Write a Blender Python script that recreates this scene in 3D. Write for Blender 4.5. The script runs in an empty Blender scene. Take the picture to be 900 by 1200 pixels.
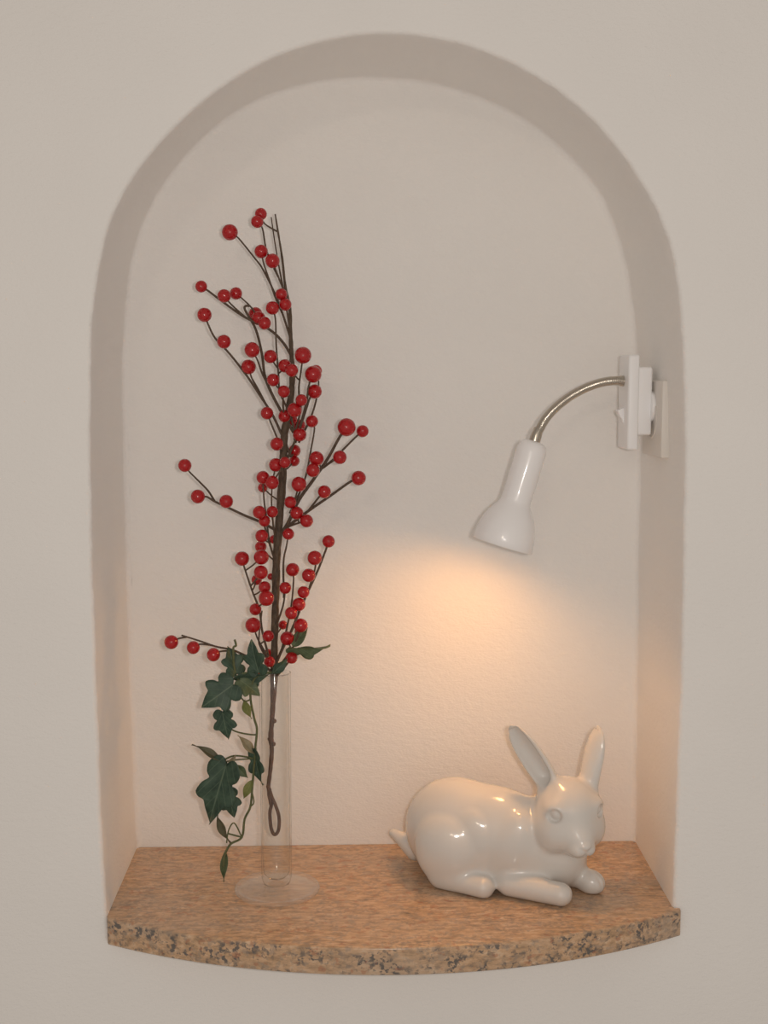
import bpy, bmesh, math, random
import numpy as np
from mathutils import Vector, Matrix

random.seed(7)
C = bpy.context.scene.collection
PI = math.pi

# ------------------------------------------------------------------ camera
F = 1450.0                      # focal length in pixels of a 900 x 1200 frame
CAM = Vector((0.0, -1.3, 1.5))
TH = math.atan(155 / F)
PS = math.atan(50 * math.cos(TH) / F)
FW = Vector((math.sin(PS) * math.cos(TH), math.cos(PS) * math.cos(TH), -math.sin(TH)))
RT = Vector((math.cos(PS), -math.sin(PS), 0))
UP = RT.cross(FW)
cd = bpy.data.cameras.new('camera')
cam = bpy.data.objects.new('camera', cd)
C.objects.link(cam)
cam.matrix_world = Matrix(((RT.x, UP.x, -FW.x, CAM.x), (RT.y, UP.y, -FW.y, CAM.y), (RT.z, UP.z, -FW.z, CAM.z), (0, 0, 0, 1)))
cd.sensor_fit = 'VERTICAL'
cd.sensor_height = 36
cd.lens = 36 * F / 1200
cd.clip_start = 0.01
bpy.context.scene.camera = cam


def at(px, py, Y):
    """world point seen at pixel (px, py) on the plane y = Y"""
    d = RT * ((px - 450) / F) + FW + UP * (-(py - 600) / F)
    return CAM + d * ((Y - CAM.y) / d.y)


def on_z(px, py, z):
    d = RT * ((px - 450) / F) + FW + UP * (-(py - 600) / F)
    return CAM + d * ((z - CAM.z) / d.z)


def pxm(Y):                     # metres per pixel at depth Y
    return (Y - CAM.y) / F


DEPTH = 0.20
ZS = at(450, 989, DEPTH).z      # top of the shelf
SLAB = 0.030


# ------------------------------------------------------------------ helpers
def obj(name, bm, m, parent=None, smooth=True, label=None):
    if isinstance(bm, bmesh.types.BMesh):
        me = bpy.data.meshes.new(name)
        bm.normal_update()
        bm.to_mesh(me)
        bm.free()
    else:
        me = bm
    if m is not None and not me.materials:
        me.materials.append(m)
    if smooth:
        for p in me.polygons:
            p.use_smooth = True
    o = bpy.data.objects.new(name, me)
    C.objects.link(o)
    if parent is not None:
        o.parent = parent
        o.matrix_parent_inverse = Matrix.Translation(-parent.location)
    if label:
        o['label'] = label
    return o


def tag(o, label, cat, group=None):
    o['label'] = label
    o['category'] = cat
    if group:
        o['group'] = group
    return o


def thing(name, loc, label, cat, group=None):
    o = bpy.data.objects.new(name, None)
    C.objects.link(o)
    o.location = loc
    o.empty_display_size = 0.02
    return tag(o, label, cat, group)


def sharp(o, angle=40):
    o.data.set_sharp_from_angle(angle=math.radians(angle))


def catmull(pts, n, closed=False):
    P = [Vector(p) for p in pts]
    out = []
    m = len(P)
    for i in range(m - 1):
        p0 = P[max(i - 1, 0)]; p1 = P[i]; p2 = P[i + 1]; p3 = P[min(i + 2, m - 1)]
        for k in range(n):
            t = k / n
            out.append(0.5 * ((2 * p1) + (p2 - p0) * t + (2 * p0 - 5 * p1 + 4 * p2 - p3) * t * t + (3 * p1 - p0 - 3 * p2 + p3) * t ** 3))
    out.append(P[-1].copy())
    return out


def resample(P, n):
    L = [0]
    for a, b in zip(P, P[1:]):
        L.append(L[-1] + (b - a).length)
    out, j = [], 0
    for k in range(n):
        s = L[-1] * k / (n - 1)
        while j < len(P) - 2 and L[j + 1] < s:
            j += 1
        t = (s - L[j]) / max(L[j + 1] - L[j], 1e-9)
        out.append(P[j].lerp(P[j + 1], min(max(t, 0), 1)))
    return out


def tube(bm, pts, rad, seg=8, cap=True):
    """pts: vectors; rad: number or list"""
    n = len(pts)
    if not hasattr(rad, '__len__'):
        rad = [rad] * n
    ref = Vector((0, -1, 0.13)).normalized()
    rings = []
    prev = None
    for i in range(n):
        t = (pts[min(i + 1, n - 1)] - pts[max(i - 1, 0)]).normalized()
        if prev is None:
            a = t.cross(ref)
            if a.length < 0.05:
                a = t.cross(Vector((1, 0, 0)))
        else:
            a = prev - t * prev.dot(t)
        a.normalize()
        prev = a
        b = t.cross(a)
        rings.append([bm.verts.new(pts[i] + (a * math.cos(2 * PI * k / seg) + b * math.sin(2 * PI * k / seg)) * rad[i]) for k in range(seg)])
    for r0, r1 in zip(rings, rings[1:]):
        for k in range(seg):
            bm.faces.new((r0[k], r0[(k + 1) % seg], r1[(k + 1) % seg], r1[k]))
    if cap:
        bm.faces.new(list(reversed(rings[0])))
        bm.faces.new(rings[-1])
    bmesh.ops.recalc_face_normals(bm, faces=bm.faces)
    return bm


def lathe(bm, prof, origin=(0, 0, 0), axis=(0, 0, 1), seg=48, closed=False):
    """prof: (r, t) along axis"""
    ax = Vector(axis).normalized()
    a = ax.orthogonal().normalized()
    b = ax.cross(a)
    O = Vector(origin)
    rings = []
    for r, t in prof:
        if r < 1e-7:
            rings.append([bm.verts.new(O + ax * t)])
        else:
            rings.append([bm.verts.new(O + ax * t + (a * math.cos(2 * PI * k / seg) + b * math.sin(2 * PI * k / seg)) * r) for k in range(seg)])
    prs = list(zip(rings, rings[1:]))
    if closed:
        prs.append((rings[-1], rings[0]))
    for r0, r1 in prs:
        for k in range(seg):
            k2 = (k + 1) % seg
            if len(r0) == 1 and len(r1) == 1:
                continue
            if len(r0) == 1:
                bm.faces.new((r0[0], r1[k2], r1[k]))
            elif len(r1) == 1:
                bm.faces.new((r0[k], r0[k2], r1[0]))
            else:
                bm.faces.new((r0[k], r0[k2], r1[k2], r1[k]))
    bmesh.ops.recalc_face_normals(bm, faces=bm.faces)
    return bm


def rbox(x0, x1, y0, y1, z0, z1, r=0.002, seg=3):
    bm = bmesh.new()
    bmesh.ops.create_cube(bm, size=1)
    for v in bm.verts:
        v.co = Vector(((x0 + x1) / 2 + v.co.x * (x1 - x0), (y0 + y1) / 2 + v.co.y * (y1 - y0), (z0 + z1) / 2 + v.co.z * (z1 - z0)))
    if r > 0:
        bmesh.ops.bevel(bm, geom=bm.edges[:], offset=r, segments=seg, affect='EDGES', profile=0.5)
    return bm


# ------------------------------------------------------------------ materials
class NT:
    def __init__(self, name):
        self.m = bpy.data.materials.new(name)
        self.m.use_nodes = True
        self.t = self.m.node_tree
        self.b = self.t.nodes['Principled BSDF']

    def n(self, kind, **kw):
        nd = self.t.nodes.new(kind)
        for k, v in kw.items():
            if k in nd.inputs:
                nd.inputs[k].default_value = v
            else:
                setattr(nd, k, v)
        return nd

    def l(self, a, b):
        self.t.links.new(a, b)

    def set(self, **kw):
        names = dict(color='Base Color', rough='Roughness', metal='Metallic', coat='Coat Weight', coat_rough='Coat Roughness', spec='Specular IOR Level', ior='IOR',
                     emit='Emission Color', emit_s='Emission Strength', sss='Subsurface Weight', trans='Transmission Weight')
        for k, v in kw.items():
            self.b.inputs[names[k]].default_value = v
        return self

    def coords(self, scale=(1, 1, 1)):
        tc = self.n('ShaderNodeTexCoord')
        mp = self.n('ShaderNodeMapping')
        mp.inputs['Scale'].default_value = scale
        self.l(tc.outputs['Object'], mp.inputs['Vector'])
        return mp.outputs['Vector']

    def noise(self, vec, scale, detail=4, rough=0.55):
        nz = self.n('ShaderNodeTexNoise')
        nz.inputs['Scale'].default_value = scale
        nz.inputs['Detail'].default_value = detail
        nz.inputs['Roughness'].default_value = rough
        self.l(vec, nz.inputs['Vector'])
        return nz.outputs['Fac']

    def ramp(self, fac, stops, interp='LINEAR'):
        r = self.n('ShaderNodeValToRGB')
        r.color_ramp.interpolation = interp
        el = r.color_ramp.elements
        while len(el) < len(stops):
            el.new(0.5)
        for e, (p, c) in zip(el, stops):
            e.position = p
            e.color = (*c, 1) if len(c) == 3 else c
        self.l(fac, r.inputs['Fac'])
        return r.outputs['Color']

    def mix(self, fac, a, b, mode='MIX'):
        mx = self.n('ShaderNodeMix', data_type='RGBA', blend_type=mode)
        for s, v in ((0, fac), (6, a), (7, b)):
            if isinstance(v, (int, float)):
                mx.inputs[s].default_value = v
            elif isinstance(v, tuple):
                mx.inputs[s].default_value = (*v, 1)
            else:
                self.l(v, mx.inputs[s])
        return mx.outputs[2]

    def math(self, op, a, b=0.0):
        mt = self.n('ShaderNodeMath', operation=op)
        for s, v in ((0, a), (1, b)):
            if isinstance(v, (int, float)):
                mt.inputs[s].default_value = v
            else:
                self.l(v, mt.inputs[s])
        return mt.outputs[0]

    def bump(self, h, strength, dist):
        bp = self.n('ShaderNodeBump')
        bp.inputs['Strength'].default_value = strength
        bp.inputs['Distance'].default_value = dist
        self.l(h, bp.inputs['Height'])
        self.l(bp.outputs['Normal'], self.b.inputs['Normal'])


def srgb(r, g, b):
    f = lambda c: c / 255 / 12.92 if c / 255 <= 0.04045 else ((c / 255 + 0.055) / 1.055) ** 2.4
    return (f(r), f(g), f(b))


def mat_plaster():
    k = NT('cream_plaster')
    v = k.coords((1, 1, 1))
    big = k.noise(v, 6, 3)
    col = k.ramp(big, [(0.3, (0.865, 0.85, 0.828)), (0.7, (0.89, 0.875, 0.853))])
    k.l(col, k.b.inputs['Base Color'])
    k.set(rough=0.75, spec=0.25)
    vs = k.coords((0.75, 0.75, 1.25))
    h = k.math('ADD', k.math('MULTIPLY', k.noise(vs, 150, 3, 0.55), 0.65), k.math('MULTIPLY', k.noise(vs, 420, 2, 0.5), 0.35))
    k.bump(h, 0.75, 0.0016)
    return k.m


def mat_granite():
    k = NT('polished_granite')
    v = k.coords((0.32, 1.15, 1))
    v2 = k.coords((0.75, 1.0, 1.0))
    base = k.ramp(k.noise(v, 150, 6, 0.7), [(0.30, (0.26, 0.175, 0.11)), (0.44, (0.49, 0.315, 0.185)), (0.55, (0.64, 0.41, 0.245)), (0.72, (0.74, 0.56, 0.39))])
    pink = k.ramp(k.noise(v, 16, 3, 0.5), [(0.42, (0, 0, 0)), (0.66, (1, 1, 1))])
    c1 = k.mix(k.math('MULTIPLY', pink, 0.45), base, (0.50, 0.39, 0.30))
    grey = k.ramp(k.noise(v2, 170, 3, 0.6), [(0.53, (0, 0, 0)), (0.62, (1, 1, 1))])
    c2 = k.mix(k.math('MULTIPLY', grey, 0.5), c1, (0.33, 0.27, 0.22))
    sp = k.ramp(k.noise(k.coords((0.9, 1, 1)), 210, 3, 0.55), [(0.50, (0, 0, 0)), (0.57, (1, 1, 1))])
    clump = k.ramp(k.noise(v2, 55, 3, 0.6), [(0.40, (0, 0, 0)), (0.58, (1, 1, 1))])
    tcz = k.n('ShaderNodeTexCoord')
    spz = k.n('ShaderNodeSeparateXYZ')
    k.l(tcz.outputs['Object'], spz.inputs[0])
    deep = k.n('ShaderNodeMapRange')
    for i_, v_ in ((1, ZS - 0.003), (2, ZS - 0.0005), (3, 0.88), (4, 0.30)):
        deep.inputs[i_].default_value = v_
    k.l(spz.outputs[2], deep.inputs[0])
    dk = k.math('MULTIPLY', k.math('MULTIPLY', sp, clump), deep.outputs[0])
    c3 = k.mix(dk, c2, (0.10, 0.10, 0.10))
    red = k.ramp(k.noise(v2, 120, 2, 0.5), [(0.62, (0, 0, 0)), (0.68, (1, 1, 1))])
    c4 = k.mix(k.math('MULTIPLY', red, 0.5), c3, (0.42, 0.17, 0.09))
    k.l(c4, k.b.inputs['Base Color'])
    k.set(rough=0.2, spec=0.5)
    return k.m


def mat_simple(name, col, rough, **kw):
    k = NT(name)
    k.set(color=(*col, 1), rough=rough, **kw)
    return k.m


def mat_bark(name, c0, c1, scale):
    k = NT(name)
    v = k.coords((1, 1, 0.35))
    f = k.noise(v, scale, 4, 0.6)
    k.l(k.ramp(f, [(0.3, c0), (0.7, c1)]), k.b.inputs['Base Color'])
    k.set(rough=0.65, spec=0.3)
    k.bump(f, 0.5, 0.001)
    return k.m


def mat_leaf(name, dark, light, vein):
    k = NT(name)
    uv = k.n('ShaderNodeUVMap')
    sep = k.n('ShaderNodeSeparateXYZ')
    k.l(uv.outputs['UV'], sep.inputs[0])
    u, vv = sep.outputs[0], k.math('ABSOLUTE', k.math('SUBTRACT', sep.outputs[1], 0.5))
    mid = k.math('LESS_THAN', vv, 0.018)
    fr = k.math('FRACT', k.math('SUBTRACT', k.math('MULTIPLY', u, 4.2), k.math('MULTIPLY', vv, 5.0)))
    side = k.math('LESS_THAN', fr, 0.10)
    ve = k.math('MAXIMUM', mid, k.math('MULTIPLY', side, 0.6))
    f = k.noise(k.coords(), 90, 3, 0.6)
    base = k.ramp(f, [(0.32, dark), (0.7, light)])
    k.l(k.mix(k.math('MULTIPLY', ve, 0.55), base, vein), k.b.inputs['Base Color'])
    k.set(rough=0.5, spec=0.35)
    k.bump(k.math('ADD', f, k.math('MULTIPLY', ve, -0.5)), 0.4, 0.001)
    return k.m


def mat_glass(name, clear, f0, f1, power, rough, edge, edge_glow=0.0):
    """clear glass: a share `clear` lets light straight through a thin wall, the rest bends it; mirrors more towards grazing angles"""
    k = NT(name)
    lw = k.n('ShaderNodeLayerWeight')
    lw.inputs['Blend'].default_value = 0.5
    tr = k.n('ShaderNodeBsdfTransparent')
    k.l(k.ramp(lw.outputs['Facing'], [(0.0, (0.99, 0.99, 0.985)), (0.7, (0.985, 0.985, 0.975)), (1.0, edge)]), tr.inputs['Color'])
    gl = k.n('ShaderNodeBsdfGlossy')
    gl.inputs['Roughness'].default_value = rough
    mx = k.n('ShaderNodeMixShader')
    k.l(k.math('ADD', f0, k.math('MULTIPLY', k.math('POWER', lw.outputs['Facing'], power), f1)), mx.inputs[0])
    k.l(tr.outputs[0], mx.inputs[1])
    k.l(gl.outputs[0], mx.inputs[2])
    out = mx.outputs[0]
    if edge_glow > 0:
        df = k.n('ShaderNodeBsdfDiffuse')  # white mixed in towards grazing angles, painting the light a glass rim gathers
        df.inputs['Color'].default_value = (0.85, 0.85, 0.84, 1)
        m3 = k.n('ShaderNodeMixShader')
        k.l(k.math('ADD', edge_glow * 0.1, k.math('MULTIPLY', k.math('POWER', lw.outputs['Facing'], 3.0), edge_glow)), m3.inputs[0])
        k.l(out, m3.inputs[1])
        k.l(df.outputs[0], m3.inputs[2])
        out = m3.outputs[0]
    if clear < 1:
        rf = k.n('ShaderNodeBsdfGlass')
        rf.inputs['Roughness'].default_value = 0.0
        rf.inputs['IOR'].default_value = 1.45
        m2 = k.n('ShaderNodeMixShader')
        m2.inputs[0].default_value = clear
        k.l(rf.outputs[0], m2.inputs[1])
        k.l(out, m2.inputs[2])
        out = m2.outputs[0]
    k.l(out, k.t.nodes['Material Output'].inputs['Surface'])
    return k.m


def mat_ceramic():
    k = NT('white_glazed_ceramic')
    k.set(color=(0.72, 0.69, 0.65, 1), rough=0.42, spec=0.4, coat=1.0, coat_rough=0.11)
    return k.m


def mat_berry():
    k = NT('red_berry_lacquer')
    f = k.noise(k.coords(), 3, 2)
    k.l(k.ramp(f, [(0.3, (0.37, 0.006, 0.009)), (0.7, (0.47, 0.009, 0.012))]), k.b.inputs['Base Color'])
    k.set(rough=0.16, spec=0.6)
    return k.m


PLASTER = mat_plaster()
GRANITE = mat_granite()
CERAMIC = mat_ceramic()
GLASS = mat_glass('clear_glass', 1, 0.045, 0.75, 4.5, 0.09, (0.66, 0.64, 0.61), 0.05)
GLASS_FOOT = mat_glass('clear_foot_glass', 1, 0.035, 0.85, 3.6, 0.10, (0.99, 0.99, 0.98), 0.36)
BERRY = mat_berry()
TRUNK = mat_bark('brown_wrapped_stem', (0.060, 0.040, 0.026), (0.145, 0.105, 0.072), 400)
TWIG = mat_bark('thin_brown_twig', (0.070, 0.045, 0.030), (0.14, 0.10, 0.07), 500)
ROOTSTEM = mat_bark('reddish_brown_stem', (0.075, 0.035, 0.020), (0.17, 0.085, 0.05), 400)
LEAF_D = mat_leaf('dark_ivy_leaf', (0.024, 0.050, 0.033), (0.058, 0.102, 0.066), (0.14, 0.19, 0.125))
LEAF_M = mat_leaf('mid_ivy_leaf', (0.065, 0.095, 0.046), (0.13, 0.165, 0.085), (0.19, 0.23, 0.12))
LEAF_Y = mat_leaf('yellow_green_leaf', (0.15, 0.17, 0.045), (0.25, 0.26, 0.09), (0.30, 0.30, 0.14))
LEAF_B = mat_leaf('pale_brown_leaf', (0.22, 0.18, 0.10), (0.32, 0.27, 0.17), (0.3, 0.26, 0.18))
LEAF_U = mat_leaf('olive_leaf_underside', (0.075, 0.070, 0.038), (0.13, 0.12, 0.07), (0.16, 0.15, 0.09))
VINE = mat_bark('green_vine', (0.075, 0.090, 0.038), (0.15, 0.16, 0.075), 300)
ENAMEL = mat_simple('white_enamel', (0.93, 0.915, 0.915), 0.30, coat=0.6, coat_rough=0.09)
PLASTIC = mat_simple('white_plastic', (0.91, 0.91, 0.92), 0.35)
PLASTIC2 = mat_simple('cream_outlet_plastic', (0.74, 0.70, 0.65), 0.35)
NICKEL = mat_simple('satin_nickel', (0.56, 0.51, 0.44), 0.27, metal=1.0)
DARK = mat_simple('dark_socket_hole', (0.03, 0.03, 0.03), 0.5)
BRASS = mat_simple('nickel_pin', (0.6, 0.55, 0.45), 0.3, metal=1.0)
BULB = NT('lit_warm_bulb').set(color=(0.9, 0.85, 0.75, 1), rough=0.4, emit=(1.0, 0.50, 0.18, 1), emit_s=16.0).m

# ------------------------------------------------------------------ wall with arched niche
FRONT = [(127, 1085), (122, 1030), (118.5, 960), (114.5, 850), (110.5, 740), (107.5, 650), (106, 560), (105.5, 480), (106.5, 400), (110, 350),
         (115, 318), (125, 270), (145, 225), (170, 187), (200, 153), (240, 116), (285, 85), (330, 62), (385, 46), (430, 39.5), (465, 39),
         (500, 42), (545, 52), (590, 69), (635, 92), (675, 122), (710, 156), (742, 197), (768, 242), (787, 290), (796, 340), (800, 400), (803, 470),
         (803, 560), (801, 660), (799.5, 760), (796, 860), (793, 940), (791, 1010), (788, 1073)]
BACK = [(161, 1000), (158.5, 960), (156, 900), (153, 820), (150, 740), (147.5, 650), (145.5, 560), (143.5, 480), (143.5, 420), (145.5, 380),
        (150, 330), (160, 282), (174, 246), (200, 204), (235, 164), (270, 135), (310, 113), (360, 98), (410, 91), (450, 91), (490, 94.5),
        (530, 103), (575, 119), (625, 147), (670, 185), (705, 230), (729, 290), (738, 335), (744, 380), (748, 430), (750.5, 500), (750, 560),
        (748, 640), (747.5, 720), (746.5, 800), (745.5, 880), (744.5, 960), (744, 995)]
NOUT = 300
ZB = ZS - SLAB + 0.001          # niche floor under the slab


def outline(px, Y):
    P = [at(x, y, Y) for x, y in px]
    P = resample(catmull(P, 10), NOUT)
    Q = [Vector((p.x, 0, p.z)) for p in P]
    for _ in range(6):
        Q = [Q[0]] + [(Q[i - 1] + Q[i] * 2 + Q[i + 1]) / 4 for i in range(1, NOUT - 1)] + [Q[-1]]
    ph = [random.uniform(0, 6.28) for _ in range(6)]
    Q = [q + Vector((1, 0, 0.6)) * (0.00022 * (math.sin(i * 0.9 + ph[0]) + math.sin(i * 1.7 + ph[1]) + 1.4 * math.sin(i * 0.37 + ph[2]))) for i, q in enumerate(Q)]
    a, b = Q[0].copy(), Q[-1].copy()
    lo = []
    for k in range(1, 9):
        lo.append(Vector((b.x, 0, b.z + (ZB - b.z) * k / 8)))
    for k in range(1, 40):
        lo.append(Vector((b.x + (a.x - b.x) * k / 40, 0, ZB)))
    for k in range(8):
        lo.append(Vector((a.x, 0, ZB + (a.z - ZB) * k / 8)))
    return Q + lo


FO = outline(FRONT, 0.0)
BO = outline(BACK, DEPTH)
NP = len(FO)


def normals2(Q):
    out = []
    n = len(Q)
    for i in range(n):
        t = (Q[(i + 2) % n] - Q[i - 2]).normalized()
        out.append(Vector((-t.z, 0, t.x)))     # outward for a clockwise loop seen from -Y
    return out


FN, BN = normals2(FO), normals2(BO)
ctr = Vector((0.05, 0, 1.5))
if (FO[NOUT // 2] - ctr).dot(FN[NOUT // 2]) < 0:
    FN = [-n for n in FN]
    BN = [-n for n in BN]
bm = bmesh.new()
rings = []
R = 0.0055
WX0, WX1, WZ0, WZ1 = -1.1, 1.25, 0.0, 2.5
outer = []
for p in FO:                     # rectangle around the hole
    d = p - ctr
    s = min(((WX1 - ctr.x) / d.x) if d.x > 1e-6 else 1e9, ((WX0 - ctr.x) / d.x) if d.x < -1e-6 else 1e9,
            ((WZ1 - ctr.z) / d.z) if d.z > 1e-6 else 1e9, ((WZ0 - ctr.z) / d.z) if d.z < -1e-6 else 1e9)
    outer.append(ctr + d * s)


def ring(pts, y):
    rings.append([bm.verts.new((p.x, y, p.z)) for p in pts])


ring(outer, 0)
for k in (0.5, 0.2, 0.06):
    ring([(p + n * R * 1.2).lerp(q, k) for p, n, q in zip(FO, FN, outer)], 0)
for k in range(0, 6):
    a = k / 5 * PI / 2
    ring([p + n * (R - R * math.sin(a)) for p, n in zip(FO, FN)], R - R * math.cos(a))
for k in range(1, 14):
    t = k / 14
    ring([p.lerp(q, t) for p, q in zip(FO, BO)], R + (DEPTH - 2 * R) * t)
R2 = 0.007
for k in range(0, 6):
    a = k / 5 * PI / 2
    ring([q - n * (R2 - R2 * math.cos(a)) for q, n in zip(BO, BN)], DEPTH - R2 + R2 * math.sin(a))
for r0, r1 in zip(rings, rings[1:]):
    for k in range(NP):
        k2 = (k + 1) % NP
        bm.faces.new((r0[k], r0[k2], r1[k2], r1[k]))
bmesh.ops.recalc_face_normals(bm, faces=bm.faces)
wf = obj('wall_front', bm, PLASTER)
wf['kind'] = 'structure'
wf['label'] = 'cream plastered wall with a round arched niche'
bm = bmesh.new()
vs = [bm.verts.new((q.x - n.x * R2 * 0.9, DEPTH, q.z - n.z * R2 * 0.9)) for q, n in zip(BO, BN)]
bm.faces.new(vs)
bmesh.ops.triangulate(bm, faces=bm.faces)
bmesh.ops.recalc_face_normals(bm, faces=bm.faces)
if sum(f.normal.y for f in bm.faces) > 0:
    bmesh.ops.reverse_faces(bm, faces=bm.faces)
wb = obj('wall_back', bm, PLASTER, smooth=False)
wb['kind'] = 'structure'
wb['label'] = 'cream plastered back of the arched niche'

# ------------------------------------------------------------------ granite shelf
yl, yr = 0.0, 0.0
pL0, pR0 = on_z(134, 1081, ZS), on_z(785, 1066, ZS)
xl = at(127, 1083, -0.002).x
xr = at(796.5, 1069, -0.002).x
front_mid = on_z(455, 1111, ZS)
bl, br = BO[0].x, BO[NOUT - 1].x
fl, frr = FO[0].x, FO[NOUT - 1].x
sag = -front_mid.y - 0.004
shape = [Vector((bl - 0.001, DEPTH - 0.0005, 0)), Vector((fl - 0.001, 0.006, 0)), Vector((fl - 0.001, -0.0006, 0)), Vector((xl, -0.0006, 0))]
NB = 48
c0 = Vector((xl, -0.006, 0)); c1 = Vector((xr, -0.006, 0))
half = (c1.x - c0.x) / 2
sg = -front_mid.y - 0.006
Rb = (half * half + sg * sg) / (2 * sg)
mx = (c0.x + c1.x) / 2
for k in range(NB + 1):
    x = c0.x + (c1.x - c0.x) * k / NB
    y = -0.006 - (math.sqrt(Rb * Rb - (x - mx) ** 2) - (Rb - sg))
    shape.append(Vector((x, y, 0)))
shape += [Vector((xr, -0.0006, 0)), Vector((frr + 0.001, -0.0006, 0)), Vector((frr + 0.001, 0.006, 0)), Vector((br + 0.001, DEPTH - 0.0005, 0))]
bm = bmesh.new()
top = [bm.verts.new((p.x, p.y, ZS)) for p in shape]
f = bm.faces.new(top)
bmesh.ops.recalc_face_normals(bm, faces=[f])
r = bmesh.ops.extrude_face_region(bm, geom=[f])
for v in [g for g in r['geom'] if isinstance(g, bmesh.types.BMVert)]:
    v.co.z -= SLAB
bmesh.ops.recalc_face_normals(bm, faces=bm.faces)
eds = [e for e in bm.edges if abs(e.verts[0].co.z - e.verts[1].co.z) < 1e-6 and max(e.verts[0].co.y, e.verts[1].co.y) < -0.004]
bmesh.ops.bevel(bm, geom=eds, offset=0.0022, segments=3, affect='EDGES', profile=0.5)
shelf = obj('granite_shelf', bm, GRANITE, smooth=True)
sharp(shelf, 35)
tag(shelf, 'brown speckled polished granite shelf with bowed front edge in the arched wall niche', 'shelf')

# ------------------------------------------------------------------ glass vase
vc = on_z(325, 1043, ZS)
VX, VY = vc.x, vc.y
m = pxm(VY)
rim_z = at(322, 788, VY).z
tube_r = 18.6 * m
vx_t = at(323, 900, VY).x
vase = thing('glass_vase', (VX, VY, ZS), 'tall slim clear glass bud vase on a round foot, holding the berry branch', 'vase')
bm = bmesh.new()
zb = ZS + 0.0075
w = 0.0016
prof = [(0, 0.0), (0.010, 0.0), (0.0150, 0.002), (tube_r * 0.97, 0.008), (tube_r, 0.03), (tube_r * 0.99, 0.1), (tube_r * 1.02, rim_z - zb - 0.002), (tube_r * 1.03, rim_z - zb),
        (tube_r * 0.99, rim_z - zb + 0.0003), (tube_r * 0.97 - w, rim_z - zb - 0.003), (tube_r - w, 0.1), (tube_r - w, 0.03), (tube_r * 0.93 - w, 0.014), (0.010, 0.0085), (0, 0.0075)]
lathe(bm, prof, (vx_t, VY, zb), seg=64)
obj('tube', bm, GLASS, vase)
bm = bmesh.new()
fr_ = 51.5 * m
prof = [(0, 0.0012), (fr_ * 0.5, 0.0010), (fr_ - 0.0050, 0.0003), (fr_ - 0.0028, 0.0), (fr_ - 0.0012, 0.0005), (fr_ - 0.0002, 0.0016), (fr_, 0.0025), (fr_ - 0.0002, 0.0034), (fr_ - 0.0012, 0.0045), (fr_ - 0.0026, 0.0048), (fr_ - 0.0042, 0.0041), (fr_ - 0.0060, 0.0034), (fr_ * 0.8, 0.0036), (fr_ * 0.6, 0.0048), (0.017, 0.0062), (0.012, 0.0074), (0, 0.0074)]
lathe(bm, prof, (VX, VY, ZS + 0.0001), seg=72)
obj('foot', bm, GLASS_FOOT, vase)

# ------------------------------------------------------------------ berry branch
z1 = lambda x, y: (200 + x * 260 / 900, 230 + y * 260 / 900)
z2 = lambda x, y: (190 + x * 260 / 900, 440 + y * 260 / 900)
z3 = lambda x, y: (180 + x * 260 / 900, 600 + y * 260 / 900)
S = 260 / 900


def trunkY(py):                 # the branch leans back to the wall towards its top
    t = (980 - py) / 730
    return VY + 0.004 + 0.062 * t


branch = thing('berry_branch', (VX, VY, at(322, 978, VY).z), 'tall brown artificial branch full of shiny red berries standing in the glass vase', 'berry branch')
TR = [(318, 944), (314.6, 924), (316.7, 904), (318.5, 880), (317.5, 862), (319.2, 837), (321, 797), (321.8, 744), (323, 701), (324, 656), (327, 613), (331, 561), (332.5, 527), (334, 504), (339, 478), (342.5, 446), (341.6, 415), (340.5, 392),
      (339.5, 360), (334.5, 337), (331, 305), (326.5, 276), (322.5, 251)]
TRR = [0.0022, 0.0022, 0.0024, 0.0025, 0.0031, 0.0026, 0.0042, 0.0040, 0.0043, 0.0046, 0.0046, 0.0046, 0.0044, 0.0042, 0.0040, 0.0034, 0.0026, 0.0022, 0.0018, 0.0015, 0.0013, 0.0011, 0.0009]
trunk_pts = [(x, y, trunkY(y)) for x, y in TR]
P3 = [at(*p) for p in trunk_pts]
cp = catmull(P3, 6)
rr = []
for i in range(len(TRR) - 1):
    for k in range(6):
        rr.append(TRR[i] + (TRR[i + 1] - TRR[i]) * k / 6)
rr.append(TRR[-1])
rr = [r * (1 + 0.07 * math.sin(i * 2.1) + 0.05 * math.sin(i * 0.9)) for i, r in enumerate(rr)]
n_low = 6 * 6
obj('stem', tube(bmesh.new(), cp[n_low - 1:], rr[n_low - 1:], 10), TRUNK, branch)
# lower stem bent back into a loop at its end
loop = [(318, 944), (316.2, 953), (317.6, 970), (321.5, 978), (326.2, 973), (327, 958), (323, 944), (318.6, 934), (315.6, 924)]
lp = [at(x, y, trunkY(y) - 0.0012 * i / 8) for i, (x, y) in enumerate(loop)]
bm = tube(bmesh.new(), cp[:n_low + 1], rr[:n_low + 1], 10)
tube(bm, catmull(lp, 6), 0.0020, 8)
for px_, py_ in ((316, 866), (320.6, 872), (314.4, 922), (318.5, 840), (321.5, 845)):    # buds / knots
    q = at(px_, py_, trunkY(py_) - 0.001)
    bmesh.ops.create_uvsphere(bm, u_segments=8, v_segments=6, radius=0.0026, matrix=Matrix.Translation(q))
obj('lower_stem', bm, ROOTSTEM, branch, label='reddish brown lower end bent into a loop')

# twigs: pixel polylines from tip to where they join; dy = how far the tip stands out towards the room (-) or the wall (+)
TW = []


def tw(conv, pts, dy, r=0.0011):
    TW.append(([conv(*p) for p in pts], dy, r))


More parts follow.
